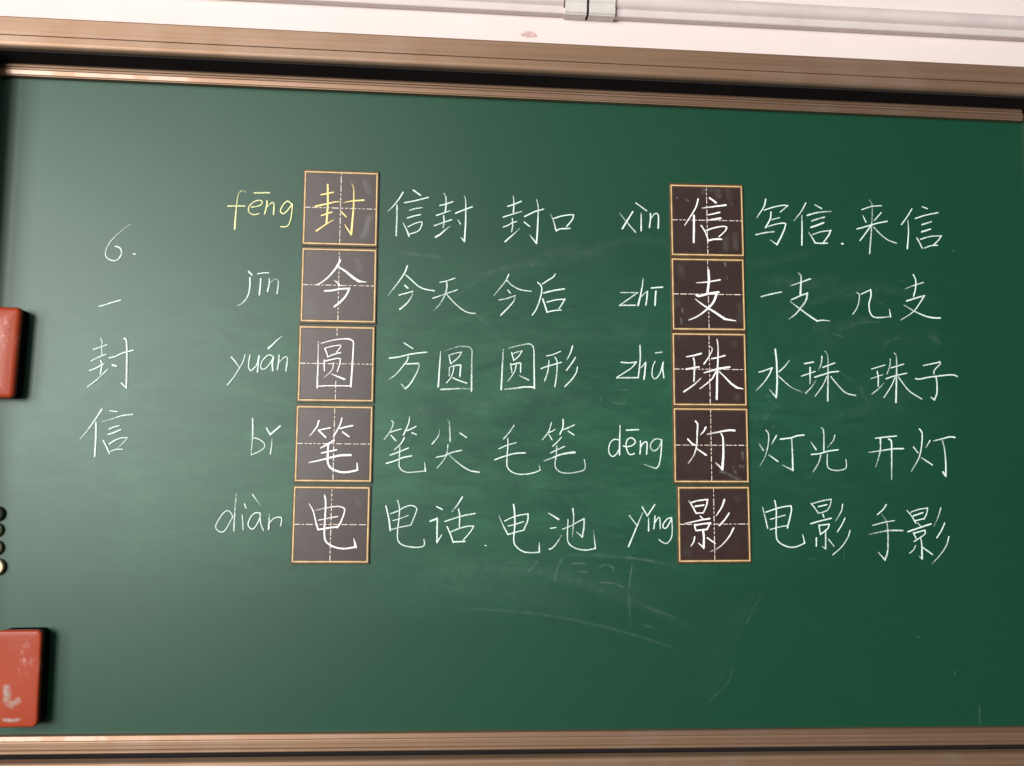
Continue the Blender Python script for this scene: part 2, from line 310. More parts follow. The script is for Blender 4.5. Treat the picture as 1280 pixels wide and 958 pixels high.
# writing, tenths of a millimetre from the foot of the lens axis: (kind, text, colour, card, [(points, width, width)...])
CHARS = [
('chalk_number','6','white',None,[([(-5284,3872),(-5353,3826),(-5440,3748),(-5526,3663),(-5599,3573),(-5652,3476),(-5677,3387),(-5673,3326),(-5641,3280),(-5582,3248),(-5530,3240),(-5473,3265),(-5437,3314),(-5418,3382),(-5437,3442),(-5471,3472),(-5523,3483)],15,32),([(-5223,3364),(-5203,3365)],38,38)]),
('chalk_character','一','white',None,[([(-5732,2470),(-5644,2496),(-5531,2539),(-5394,2583)],25,25)]),
('chalk_character','封','white',None,[([(-5678,1940),(-5649,1877),(-5652,1797),(-5640,1671)],27,27),([(-5782,1754),(-5670,1796),(-5576,1836)],27,27),([(-5806,1564),(-5699,1623),(-5581,1677)],27,27),([(-5655,1574),(-5634,1493),(-5652,1354)],27,27),([(-5820,1405),(-5727,1444),(-5653,1492),(-5604,1517)],27,27),([(-5538,1426),(-5608,1354),(-5716,1240),(-5840,1136)],27,27),([(-5301,1945),(-5267,1915),(-5247,1727),(-5234,1409),(-5224,1129)],30,30),([(-5224,1129),(-5309,1209)],27,27),([(-5520,1618),(-5432,1643),(-5307,1706),(-5146,1756)],27,27),([(-5465,1503),(-5404,1487)],35,35)]),
('chalk_character','信','white',None,[([(-5595,774),(-5682,619),(-5798,435),(-5912,280)],32,17),([(-5676,554),(-5666,326),(-5667,4)],32,32),([(-5467,753),(-5352,739)],22,22),([(-5584,568),(-5428,617),(-5279,673),(-5104,699)],20,30),([(-5460,453),(-5390,487),(-5308,512)],27,27),([(-5472,364),(-5379,399),(-5277,447)],27,27),([(-5545,265),(-5493,173),(-5436,59)],30,30),([(-5445,212),(-5359,272),(-5272,309),(-5158,319),(-5230,229),(-5314,143)],30,22),([(-5419,89),(-5339,123),(-5231,128)],25,25)]),
('chalk_syllable','fēng','pale',None,[([(-3449,4485),(-3487,4507),(-3526,4496),(-3564,4439),(-3579,4321),(-3591,4140),(-3599,3844)],17,35),([(-3727,4232),(-3450,4245)],25,25),([(-3300,4475),(-3047,4489)],30,30),([(-3337,4228),(-3251,4243),(-3186,4273),(-3161,4315),(-3188,4349),(-3268,4339),(-3345,4281),(-3383,4217),(-3380,4155),(-3332,4108),(-3272,4101),(-3213,4120)],24,24),([(-3085,4346),(-3085,4256),(-3116,4119)],27,27),([(-3103,4200),(-3052,4271),(-2995,4328),(-2966,4288),(-2967,4115)],25,32),([(-2660,4292),(-2694,4325),(-2742,4358),(-2800,4308),(-2850,4209),(-2848,4160),(-2807,4134),(-2749,4178),(-2705,4242),(-2660,4306)],24,24),([(-2660,4306),(-2667,4132),(-2695,3979),(-2746,3915),(-2839,3908)],24,24)]),
('chalk_character','封','yellow',0,[([(-2078,4655),(-2069,4474),(-2065,4265),(-2076,3987)],35,35),([(-2182,4474),(-1979,4526)],27,27),([(-2267,4274),(-2094,4317),(-1960,4355),(-1853,4368)],35,25),([(-1812,4351),(-1665,4384),(-1462,4409)],20,35),([(-2165,4115),(-1989,4182)],27,27),([(-2239,3849),(-2122,3937),(-2056,3987),(-1964,4046)],35,20),([(-1681,4692),(-1642,4616),(-1631,4379),(-1637,4141),(-1658,3807)],27,45),([(-1658,3807),(-1717,3888),(-1767,3970)],30,20),([(-1837,4190),(-1751,4109)],27,27)]),
('chalk_character','信','white',None,[([(-807,4580),(-883,4448),(-962,4340),(-1054,4239)],30,17),([(-903,4349),(-900,4168),(-904,3826)],32,32),([(-631,4624),(-510,4540)],32,32),([(-779,4399),(-583,4445),(-372,4509)],25,25),([(-688,4269),(-593,4302),(-477,4323)],27,27),([(-722,4132),(-617,4171),(-502,4199)],25,25),([(-791,4046),(-727,3922),(-686,3819)],22,32),([(-708,3981),(-600,4038),(-519,4069),(-468,4074),(-477,4015),(-529,3915),(-677,3854)],22,22)]),
('chalk_character','封','white',None,[([(-109,4587),(-75,4521),(-68,4394),(-79,4267)],22,32),([(-175,4373),(-62,4406),(45,4448)],27,27),([(-228,4196),(-113,4241),(9,4291)],27,17),([(-105,4196),(-96,4084),(-110,3985)],27,27),([(-259,4015),(-109,4077),(29,4130)],30,30),([(8,4015),(-79,3944),(-160,3865),(-234,3820)],17,38),([(238,4558),(264,4491),(270,4322),(272,4069),(257,3757)],22,35),([(257,3757),(197,3828)],27,17),([(97,4245),(215,4299),(379,4368)],27,27),([(143,4127),(186,4059)],22,22)]),
('chalk_character','封','white',None,[([(1085,4595),(1096,4479),(1093,4295)],17,30),([(993,4400),(1108,4444),(1225,4498)],27,27),([(917,4208),(1055,4258),(1227,4317)],27,27),([(1076,4189),(1082,4069),(1066,3956)],25,25),([(922,4035),(1002,4066),(1071,4111),(1151,4139)],22,22),([(1210,4024),(1115,3929),(958,3781)],15,35),([(1489,4536),(1518,4424),(1520,4254),(1510,3971),(1498,3766)],22,35),([(1498,3766),(1435,3841),(1378,3910)],32,15),([(1287,4231),(1429,4307),(1512,4341),(1610,4370)],30,30),([(1281,4132),(1377,4058)],25,25)]),
('chalk_character','口','white',None,[([(1732,4297),(1786,4178),(1837,3996)],17,30),([(1793,4214),(1904,4256),(2044,4287),(2142,4293),(2114,4204),(2017,4080)],25,25),([(1837,3996),(1906,4034),(2074,4050)],30,30)]),
('chalk_syllable','jīn','white',None,[([(-3315,3021),(-3309,2892),(-3324,2755),(-3372,2645),(-3435,2576),(-3499,2540)],32,22),([(-3339,3125),(-3284,3070)],35,35),([(-3136,3006),(-3138,2883),(-3149,2736)],32,32),([(-3192,3090),(-3100,3109),(-3011,3116)],22,22),([(-2994,3017),(-2994,2915),(-3016,2798)],25,32),([(-3000,2901),(-2950,2977),(-2885,3013),(-2847,2980),(-2844,2892),(-2856,2769)],22,35)]),
('chalk_character','今','white',1,[([(-1828,3355),(-1885,3236),(-2000,3081),(-2130,2967),(-2215,2927)],43,22),([(-1851,3244),(-1735,3172),(-1598,3066),(-1502,3007)],32,53),([(-1502,3007),(-1375,2997)],45,20),([(-1911,3008),(-1849,2962),(-1828,2928)],27,38),([(-1828,2928),(-1741,2924)],25,12),([(-2065,2826),(-1952,2836),(-1806,2867),(-1659,2879)],35,35),([(-1659,2879),(-1709,2761),(-1799,2649),(-1897,2564)],38,38)]),
('chalk_character','今','white',None,[([(-702,3303),(-742,3188),(-846,3019),(-1009,2794)],32,20),([(-725,3147),(-631,3067),(-507,2960),(-384,2909),(-234,2888)],25,25),([(-734,2965),(-685,2925)],35,35),([(-831,2797),(-720,2830),(-599,2868)],27,27),([(-599,2868),(-611,2792),(-689,2666),(-808,2556)],25,35)]),
('chalk_character','天','white',None,[([(-146,3037),(-34,3064),(108,3117)],25,25),([(-265,2758),(-137,2805),(-2,2858),(153,2917)],25,25),([(-31,3051),(-24,2947),(-56,2822),(-134,2668),(-247,2543)],35,22),([(-29,2836),(82,2715),(221,2595),(345,2529),(461,2518)],22,27)]),
('chalk_character','今','white',None,[([(1026,3212),(989,3116),(908,3002),(767,2820)],27,20),([(996,3105),(1086,3021),(1197,2962),(1308,2937),(1416,2929)],25,25),([(1015,2936),(1061,2884)],27,27),([(866,2762),(993,2789),(1144,2845)],26,26),([(1144,2845),(1124,2758),(1037,2645),(904,2503)],25,32)]),
('chalk_character','后','white',None,[([(1828,3239),(1796,3189),(1720,3138),(1610,3062)],25,25),([(1527,3087),(1590,3022),(1595,2911),(1558,2756),(1505,2616),(1440,2517)],25,25),([(1633,2905),(1805,2952),(1988,2985)],32,32),([(1617,2800),(1656,2690),(1692,2579)],30,30),([(1690,2746),(1835,2789),(2001,2808)],25,25),([(2001,2808),(1946,2712),(1898,2641)],25,25),([(1692,2572),(1809,2603),(1933,2617)],27,27)]),
('chalk_syllable','yuán','white',None,[([(-3561,1676),(-3485,1588),(-3423,1505)],30,22),([(-3341,1721),(-3369,1610),(-3429,1489),(-3514,1340),(-3610,1211)],22,22),([(-3262,1720),(-3277,1586),(-3273,1505),(-3239,1453),(-3195,1494),(-3145,1562),(-3112,1710)],25,25),([(-3109,1710),(-3122,1576),(-3127,1439)],30,30),([(-2882,1702),(-2942,1730),(-3006,1692),(-3068,1604),(-3078,1523),(-3044,1486),(-2986,1512),(-2924,1594),(-2875,1689)],22,22),([(-2875,1689),(-2890,1581),(-2880,1467)],32,32),([(-2787,1724),(-2787,1624),(-2804,1489)],32,32),([(-2795,1583),(-2729,1665),(-2672,1710),(-2644,1667),(-2654,1573),(-2663,1472)],22,32),([(-2966,1837),(-2896,1903),(-2820,1986),(-2741,2049)],40,12)]),
('chalk_character','圆','white',2,[([(-2143,1965),(-2138,1638),(-2137,1197)],25,36),([(-2095,1939),(-1964,1980),(-1832,2011),(-1673,2025),(-1593,2003),(-1564,1949),(-1569,1651),(-1585,1226)],23,34),([(-2118,1219),(-1940,1232),(-1596,1235)],21,21),([(-2033,1850),(-2004,1790),(-1979,1709)],23,23),([(-2027,1860),(-1895,1898),(-1776,1917),(-1775,1883),(-1839,1794)],21,21),([(-1975,1716),(-1877,1759),(-1772,1791)],25,25),([(-2037,1661),(-2027,1479)],25,25),([(-2026,1641),(-1928,1667),(-1822,1693),(-1769,1685),(-1779,1592),(-1815,1470)],23,23),([(-1880,1617),(-1896,1509),(-1947,1441),(-2034,1361)],23,14),([(-1907,1428),(-1813,1390),(-1692,1345)],21,36)]),
('chalk_character','方','white',None,[([(-722,1981),(-576,1892)],25,25),([(-963,1722),(-814,1743),(-574,1803),(-343,1836)],27,27),([(-650,1747),(-665,1685),(-755,1561),(-859,1437),(-964,1360)],27,20),([(-677,1628),(-476,1642)],27,27),([(-476,1642),(-461,1595),(-512,1458),(-602,1294),(-682,1211)],25,32),([(-682,1211),(-753,1288)],22,22)]),
('chalk_character','圆','white',None,[([(-106,1855),(-118,1616),(-134,1256)],22,35),([(-43,1863),(98,1915),(260,1950),(410,1908),(421,1697),(426,1193)],22,35),([(-89,1210),(139,1225),(274,1233),(409,1227)],35,27),([(36,1790),(66,1648)],25,25),([(40,1794),(127,1826),(249,1852)],22,22),([(249,1852),(196,1760),(70,1648)],27,27),([(48,1586),(47,1443)],25,25),([(51,1590),(158,1622),(237,1631),(227,1440)],25,32),([(121,1594),(107,1499),(68,1403),(2,1323)],20,20),([(109,1410),(217,1365),(343,1324)],25,25)]),
('chalk_character','圆','white',None,[([(954,1914),(942,1640),(928,1228)],27,35),([(1036,1933),(1183,1978),(1374,2018),(1443,1995),(1474,1913),(1482,1652),(1490,1262)],20,35),([(989,1234),(1193,1260),(1329,1282),(1490,1280)],25,35),([(1096,1863),(1134,1729)],22,22),([(1110,1843),(1184,1872),(1273,1897)],22,22),([(1273,1897),(1213,1797),(1138,1734)],25,25),([(1081,1677),(1105,1521)],25,25),([(1105,1657),(1187,1680),(1255,1691),(1251,1531)],25,25),([(1176,1659),(1148,1535),(1041,1372)],22,17),([(1206,1484),(1389,1401)],20,30)]),
('chalk_character','形','white',None,[([(1693,1819),(1802,1845),(1933,1903)],20,20),([(1599,1600),(1736,1651),(1948,1715)],27,27),([(1735,1740),(1729,1630),(1709,1520),(1663,1389)],25,25),([(1837,1798),(1872,1730),(1871,1523),(1842,1297)],25,25),([(2139,1998),(2105,1887),(2044,1761)],30,20),([(2189,1806),(2121,1694),(2036,1579)],27,27),([(2225,1641),(2205,1544),(2123,1419),(2011,1300)],25,25)]),
('chalk_syllable','bǐ','white',None,[([(-3175,664),(-3165,367),(-3179,57)],32,25),([(-3162,347),(-3084,335),(-3004,290),(-2963,238),(-2974,185),(-3049,125),(-3174,66)],22,22),([(-2945,510),(-2881,405)],30,30),([(-2881,405),(-2727,546)],32,32),([(-2849,326),(-2852,214),(-2864,88)],25,32)]),
('chalk_character','笔','white',3,[([(-2092,644),(-2115,557),(-2178,463),(-2234,389)],38,25),([(-2093,491),(-1996,512),(-1904,534)],25,25),([(-2087,484),(-1971,373)],32,32),([(-1716,697),(-1735,603),(-1785,496),(-1843,389)],30,30),([(-1739,523),(-1654,549),(-1536,576)],30,30),([(-1698,468),(-1590,393)],32,32),([(-1838,322),(-1935,261),(-2051,193)],40,22),([(-2028,114),(-1905,142),(-1787,170)],30,30),([(-2226,-45),(-2057,-6),(-1875,43),(-1719,79),(-1555,88)],25,45),([(-1922,268),(-1927,95),(-1923,-37),(-1870,-129),(-1763,-180),(-1658,-198),(-1514,-179),(-1433,-156)],40,35),([(-1433,-156),(-1445,-43)],35,27)]),
('chalk_character','笔','white',None,[([(-899,671),(-868,625),(-915,497),(-1011,355)],25,25),([(-908,477),(-835,505),(-736,534)],20,20),([(-900,424),(-818,338)],25,25),([(-601,744),(-618,623),(-694,434)],20,30),([(-636,509),(-557,543),(-491,582)],25,25),([(-558,476),(-481,444)],22,22),([(-679,387),(-737,286),(-840,185)],30,20),([(-904,97),(-760,153),(-609,219)],25,25),([(-969,-43),(-822,5),(-691,60),(-552,89)],27,27),([(-749,233),(-751,86),(-754,-74),(-712,-146),(-619,-185),(-486,-176),(-314,-158)],27,27),([(-314,-158),(-337,-15)],35,17)]),
('chalk_character','尖','white',None,[([(26,690),(63,662),(75,527),(84,342)],22,32),([(-91,531),(-119,417),(-217,292)],17,27),([(245,483),(357,411)],25,25),([(48,285),(34,138),(-24,17),(-122,-102)],25,20),([(-141,72),(1,104),(107,152),(274,195)],27,27),([(54,131),(163,33),(299,-72),(434,-144),(576,-165)],22,30)]),
('chalk_character','毛','white',None,[([(1154,626),(1081,517),(981,397)],27,27),([(902,227),(1030,287),(1192,337)],22,22),([(838,45),(1019,112),(1181,155),(1350,168)],25,25),([(1053,402),(1054,274),(1044,85),(1048,-62),(1117,-148),(1239,-191),(1402,-185),(1537,-150),(1607,-115)],25,25),([(1607,-115),(1583,-28)],25,17)]),
('chalk_character','笔','white',None,[([(1789,685),(1740,528),(1637,394)],22,22),([(1740,515),(1802,540),(1849,571)],22,22),([(1750,481),(1803,391)],20,20),([(1988,743),(1985,614),(1936,491)],27,27),([(1979,566),(2075,602),(2177,651)],25,25),([(2075,545),(2171,484)],25,25),([(1960,440),(1899,368),(1815,286)],22,22),([(1781,174),(1900,233),(2016,286)],25,25),([(1670,37),(1806,90),(1942,146),(2078,175),(2187,186)],25,45),([(1883,293),(1874,124),(1855,-11),(1876,-91),(1958,-151),(2081,-163),(2245,-140),(2347,-105),(2370,-31),(2352,67)],27,22)]),
('chalk_syllable','diàn','white',None,[([(-3384,-552),(-3399,-812),(-3403,-1169)],25,32),([(-3432,-936),(-3474,-865),(-3526,-846),(-3588,-892),(-3660,-1009),(-3695,-1087),(-3679,-1151),(-3601,-1192),(-3538,-1157),(-3479,-1046),(-3432,-949)],22,22),([(-3281,-915),(-3268,-1018),(-3256,-1148)],27,27),([(-3251,-735),(-3222,-800)],32,32),([(-2997,-880),(-3062,-874),(-3124,-920),(-3172,-1018),(-3176,-1082),(-3128,-1144),(-3078,-1121),(-3029,-1042),(-2992,-951)],22,22),([(-2994,-879),(-2978,-1042),(-2928,-1161)],25,25),([(-2844,-898),(-2844,-1002),(-2848,-1138)],27,35),([(-2843,-1041),(-2774,-968),(-2698,-942),(-2645,-961),(-2654,-1084)],22,22),([(-3125,-581),(-2982,-766)],30,20)]),
('chalk_character','电','white',4,[([(-2200,-721),(-2133,-838),(-2089,-995),(-2045,-1138)],20,30),([(-2101,-825),(-1992,-798),(-1836,-767),(-1719,-756),(-1633,-788),(-1627,-847),(-1672,-991),(-1734,-1103)],22,32),([(-2040,-984),(-1921,-957),(-1733,-920)],22,22),([(-2045,-1138),(-1890,-1110),(-1734,-1090)],30,30),([(-1957,-581),(-1936,-692),(-1937,-954),(-1943,-1150),(-1923,-1306),(-1842,-1384),(-1724,-1428),(-1593,-1440),(-1424,-1413)],35,35),([(-1424,-1413),(-1461,-1277)],50,20)]),
('chalk_character','电','white',None,[([(-955,-741),(-903,-945),(-872,-1141)],27,32),([(-872,-869),(-748,-818),(-644,-758),(-539,-730),(-459,-762),(-451,-822),(-538,-1057)],22,22),([(-836,-983),(-706,-943),(-581,-892)],20,20),([(-859,-1128),(-715,-1090),(-538,-1053)],25,25),([(-763,-651),(-730,-772),(-735,-943),(-753,-1153),(-747,-1284),(-695,-1362),(-589,-1401),(-456,-1416),(-351,-1406),(-306,-1373),(-314,-1288)],25,25)]),
('chalk_character','话','white',None,[([(-117,-746),(-23,-791)],25,25),([(-218,-987),(-110,-944)],32,32),([(-104,-931),(-99,-1332)],35,35),([(-99,-1332),(-25,-1210)],25,20),([(306,-582),(238,-696),(140,-826)],30,20),([(24,-989),(182,-934),(341,-887),(521,-852)],27,27),([(246,-782),(268,-894),(265,-1079)],25,25),([(63,-1074),(121,-1199),(170,-1330)],27,27),([(127,-1159),(252,-1105),(398,-1065),(505,-1061)],25,25),([(505,-1061),(440,-1170),(336,-1289)],22,22),([(170,-1323),(363,-1313)],27,27),([(700,-1376),(713,-1379)],22,22)]),
('chalk_character','电','white',None,[([(922,-888),(995,-1046),(1078,-1194)],17,30),([(1018,-973),(1141,-912),(1275,-871),(1410,-850)],22,22),([(1410,-850),(1404,-963),(1339,-1120)],32,32),([(1079,-1056),(1197,-1025),(1337,-977)],22,22),([(1078,-1194),(1198,-1157),(1339,-1120)],22,22),([(1165,-699),(1183,-832),(1190,-1031),(1176,-1296),(1229,-1402),(1337,-1473),(1458,-1490),(1606,-1481)],32,25),([(1606,-1481),(1604,-1326)],35,20)]),
('chalk_character','池','white',None,[([(1754,-833),(1924,-934)],17,35),([(1788,-1086),(1882,-1072)],22,22),([(1978,-1200),(1914,-1304),(1834,-1404),(1774,-1431)],17,30),([(1996,-1097),(2129,-1043),(2264,-969),(2359,-921)],22,27),([(2359,-921),(2353,-1074),(2327,-1224)],35,35),([(2327,-1224),(2224,-1139)],30,17),([(2164,-756),(2179,-916),(2160,-1229)],32,22),([(2084,-937),(2078,-1130),(2083,-1289),(2145,-1375),(2267,-1428),(2403,-1440),(2552,-1412)],25,30),([(2552,-1412),(2517,-1113)],32,17)]),
('chalk_syllable','xìn','white',None,[([(2947,4351),(3060,4209),(3226,4023)],20,30),([(3177,4385),(3081,4224),(2994,4076)],30,35),([(3229,4544),(3421,4411)],25,25),([(3325,4361),(3325,4055)],25,35),([(3489,4365),(3489,4267),(3471,4112)],27,27),([(3495,4268),(3549,4348),(3599,4374),(3631,4315),(3627,4108)],25,35)]),
('chalk_character','信','white',5,[([(4330,4642),(4289,4497),(4188,4321),(4087,4167)],32,22),([(4252,4345),(4251,4065),(4246,3872)],43,43),([(4534,4671),(4648,4589)],38,38),([(4396,4482),(4590,4515),(4821,4552)],25,40),([(4482,4360),(4589,4385),(4712,4418)],25,32),([(4474,4266),(4725,4311)],35,45),([(4380,4170),(4444,4072),(4494,3945),(4500,3895)],30,30),([(4473,4087),(4602,4134),(4760,4169),(4839,4160),(4803,4084),(4694,3980)],32,27),([(4500,3905),(4615,3934),(4737,3938)],35,35)]),
('chalk_character','写','white',None,[([(5556,4695),(5519,4556),(5386,4352)],30,20),([(5525,4498),(5685,4555),(5860,4597),(5955,4594)],25,25),([(5955,4594),(5815,4473)],27,27),([(5648,4467),(5632,4343),(5543,4181)],30,30),([(5661,4330),(5799,4371)],27,27),([(5550,4189),(5710,4245),(5856,4276),(5914,4266),(5868,4120),(5749,3883)],25,35),([(5749,3883),(5627,3965)],25,17),([(5372,4049),(5535,4092),(5694,4114)],30,30)]),
('chalk_character','信','white',None,[([(6284,4654),(6194,4494),(6065,4327)],27,17),([(6208,4429),(6206,4132),(6199,3894)],27,35),([(6452,4626),(6568,4565)],30,30),([(6307,4432),(6501,4490),(6751,4521)],38,27),([(6389,4334),(6499,4374),(6617,4410)],35,35),([(6368,4217),(6482,4257),(6600,4308)],35,35),([(6319,4129),(6376,4051),(6440,3938)],25,32),([(6399,4088),(6553,4144),(6729,4172)],25,25),([(6729,4172),(6683,4076),(6594,3957)],32,32),([(6440,3938),(6549,3934),(6659,3942)],30,30),([(6925,3939),(6944,3940)],38,38)]),
('chalk_character','来','white',None,[([(7451,4751),(7498,4657),(7485,4321),(7433,3782)],25,32),([(7307,4570),(7485,4635),(7671,4656)],25,25),([(7322,4469),(7378,4347)],20,27),([(7663,4529),(7531,4381)],25,25),([(7210,4217),(7403,4275),(7582,4332),(7767,4375)],27,27),([(7470,4292),(7386,4172),(7262,4009)],27,27),([(7521,4257),(7621,4151),(7766,4040),(7925,3984)],25,25)]),
('chalk_character','信','white',None,[([(8234,4618),(8149,4483),(8033,4326)],25,25),([(8154,4403),(8159,4199),(8129,3892)],22,32),([(8429,4665),(8518,4633)],25,25),([(8289,4445),(8477,4510),(8717,4567)],25,25),([(8409,4336),(8585,4396)],32,32),([(8401,4203),(8566,4260)],32,32),([(8308,4090),(8358,4002),(8403,3908)],30,30),([(8375,4068),(8555,4125),(8764,4144)],25,25),([(8764,4144),(8702,4057),(8610,3966)],27,27),([(8444,3910),(8565,3957),(8684,3969)],27,27)]),
('chalk_syllable','zhī','white',None,[([(2969,2950),(3267,2959)],22,22),([(3267,2959),(3169,2886),(2952,2729)],27,27),([(2952,2726),(3225,2737)],30,30),([(3361,3212),(3337,3017),(3274,2735)],22,38),([(3316,2876),(3379,2941),(3436,2985)],20,20),([(3436,2985),(3429,2879),(3408,2741)],32,32),([(3584,2989),(3569,2746)],35,35),([(3506,3046),(3701,3067)],30,30)]),
('chalk_character','支','white',6,[([(4504,3385),(4513,3193),(4483,2973)],45,45),([(4290,3154),(4468,3171),(4710,3218)],22,32),([(4289,2939),(4338,2922),(4495,2966),(4680,3000)],43,43),([(4651,2978),(4593,2828),(4479,2698),(4308,2566),(4152,2495)],48,22),([(4267,2868),(4408,2766),(4592,2658),(4791,2530)],22,50),([(4791,2530),(4983,2504)],45,17)]),
('chalk_character','一','white',None,[([(5456,2951),(5622,2998),(5817,3043)],30,30)]),
('chalk_character','支','white',None,[([(6126,3392),(6175,3329),(6170,3171),(6159,3014)],30,43),([(5982,3158),(6159,3221),(6342,3291)],22,32),([(5995,2910),(6155,2985),(6286,3035)],30,30),([(6286,3035),(6255,2903),(6152,2757)],38,38),([(6152,2757),(6064,2656),(5944,2565)],27,20),([(5973,2878),(6137,2757),(6323,2627),(6452,2545)],22,35),([(6452,2545),(6539,2562),(6681,2554)],32,15)]),
('chalk_character','几','white',None,[([(7186,3072),(7228,3030),(7211,2887),(7164,2771),(7100,2684)],22,22),([(7258,3045),(7436,3129)],22,22),([(7436,3129),(7440,3022),(7400,2878),(7412,2735),(7468,2651),(7585,2637),(7790,2659)],32,25),([(7790,2659),(7769,2787)],30,17)]),
('chalk_character','支','white',None,[([(8226,3427),(8268,3320),(8257,3161),(8220,3037)],25,30),([(8061,3162),(8233,3232),(8404,3288)],22,32),([(8089,2947),(8256,3002),(8420,3053)],32,25),([(8420,3053),(8342,2933),(8205,2756),(7965,2599)],30,17),([(8038,2874),(8205,2778),(8394,2697),(8541,2662),(8696,2658)],22,35)]),
('chalk_syllable','zhū','white',None,[([(2978,1741),(3115,1733),(3247,1750)],25,25),([(3247,1750),(3143,1634),(2900,1474)],25,25),([(2900,1470),(3276,1482)],30,30),([(3306,2040),(3313,1846),(3296,1638),(3276,1482)],27,32),([(3324,1652),(3401,1744)],22,22),([(3405,1744),(3394,1598),(3377,1457)],32,32),([(3569,1768),(3527,1670),(3517,1532),(3548,1470),(3597,1481),(3660,1576),(3709,1751)],22,27),([(3713,1758),(3705,1633),(3723,1488)],30,30),([(3576,1914),(3688,1931)],27,27)]),
('chalk_character','珠','white',7,[([(4107,1857),(4234,1881),(4368,1919)],25,35),([(4234,1839),(4250,1728),(4239,1436)],32,32),([(4103,1642),(4219,1665),(4325,1685)],38,38),([(4362,1492),(4260,1395),(4147,1310),(4063,1253)],22,35),([(4501,2055),(4563,2008),(4516,1888),(4417,1739)],20,32),([(4551,1833),(4658,1856),(4786,1894)],27,27),([(4416,1586),(4571,1631),(4685,1666),(4862,1693)],25,43),([(4649,2171),(4666,2017),(4657,1737),(4644,1459),(4636,1139)],27,45),([(4628,1611),(4542,1470),(4344,1310)],32,25),([(4677,1619),(4783,1517),(4895,1408),(4993,1341)],25,43),([(4993,1341),(5100,1322)],38,17)]),
('chalk_character','水','white',None,[([(5693,2027),(5714,1831),(5719,1621),(5719,1411),(5699,1188)],38,38),([(5699,1188),(5579,1328)],32,20),([(5398,1621),(5491,1651),(5634,1703)],25,25),([(5634,1703),(5575,1576),(5474,1434),(5344,1299)],30,20),([(5939,1836),(5849,1722),(5755,1639)],20,27),([(5739,1566),(5845,1470),(5986,1361),(6171,1288)],25,17)]),
('chalk_character','珠','white',None,[([(6211,1789),(6374,1821)],27,27),([(6312,1725),(6306,1438)],32,22),([(6154,1570),(6277,1612),(6400,1657)],25,25),([(6415,1503),(6331,1382),(6228,1275)],20,32),([(6527,1920),(6510,1793),(6458,1677)],32,20),([(6538,1730),(6756,1813)],25,25),([(6391,1556),(6565,1612),(6681,1649),(6818,1666)],30,30),([(6580,2020),(6626,1951),(6633,1782),(6617,1150)],25,38),([(6607,1570),(6532,1414),(6392,1223)],22,22),([(6679,1572),(6820,1406),(6948,1290),(7120,1251)],25,27)]),
('chalk_character','珠','white',None,[([(7419,1722),(7666,1798)],20,20),([(7520,1682),(7537,1576),(7533,1421)],25,25),([(7405,1552),(7621,1627)],20,20),([(7636,1479),(7539,1379),(7418,1285)],20,30),([(7763,1906),(7753,1793),(7698,1643)],22,22),([(7774,1751),(8002,1820)],25,25),([(7674,1555),(7836,1611),(8053,1661)],25,25),([(7835,2015),(7874,1952),(7870,1668),(7846,1146)],27,38),([(7843,1590),(7773,1440),(7630,1223)],22,22),([(7901,1591),(8007,1445),(8120,1327),(8314,1214)],25,25)]),
('chalk_character','子','white',None,[([(8368,1804),(8516,1838),(8664,1870)],27,27),([(8664,1884),(8678,1842),(8602,1769),(8556,1711),(8554,1662)],27,27),([(8215,1569),(8302,1564),(8435,1595),(8656,1628),(8892,1651),(8980,1624)],30,30),([(8590,1620),(8604,1471),(8595,1316),(8548,1202)],32,32),([(8548,1202),(8483,1250)],32,20)]),
('chalk_syllable','dēng','white',None,[([(2965,658),(2959,399),(2957,161)],25,32),([(2952,405),(2883,422),(2814,383),(2776,300),(2773,205),(2815,138),(2856,132),(2911,180),(2946,249)],22,22),([(3021,308),(3090,299),(3173,320),(3228,369),(3214,416),(3159,449),(3104,428),(3069,359),(3077,264),(3111,183),(3160,164),(3212,185)],25,25),([(3076,578),(3281,592)],32,32),([(3316,397),(3318,309),(3309,179)],30,30),([(3318,295),(3367,364),(3422,392),(3433,338),(3422,177)],27,27),([(3683,424),(3631,439),(3561,429),(3499,359),(3492,284),(3540,237),(3603,259),(3658,341),(3683,410)],27,27),([(3683,424),(3675,232),(3651,55),(3623,-27),(3582,-65)],27,27),([(3582,-65),(3367,8)],22,12)]),
('chalk_character','灯','white',8,[([(4264,749),(4299,694),(4291,529),(4280,324),(4226,159),(4135,37)],38,27),([(4127,444),(4199,370),(4255,344)],32,32),([(4283,283),(4443,176)],25,38),([(4441,649),(4410,586),(4347,517)],38,20),([(4469,532),(4649,570),(4846,605),(4944,602)],32,43),([(4705,550),(4739,468),(4744,194),(4725,-60)],32,50),([(4725,-60),(4606,48)],43,25)]),
('chalk_character','灯','white',None,[([(5509,621),(5555,550),(5546,371),(5487,163),(5397,4)],27,20),([(5384,389),(5460,273)],25,32),([(5551,199),(5712,87)],25,32),([(5693,528),(5610,383)],30,20),([(5763,468),(5945,494),(6059,531),(6181,547)],30,30),([(5962,481),(5970,281),(5976,-63)],27,38),([(5976,-63),(5789,28)],32,15)]),
('chalk_character','光','white',None,[([(6497,677),(6535,608),(6533,275)],27,32),([(6303,431),(6395,298)],22,30),([(6731,549),(6701,458),(6599,343)],27,20),([(6308,213),(6468,233),(6612,277),(6784,300)],27,27),([(6475,205),(6437,81),(6337,-83)],25,25),([(6593,221),(6586,55),(6620,-27),(6734,-56),(6848,-45),(6918,-9),(6929,60),(6921,136)],27,22)]),
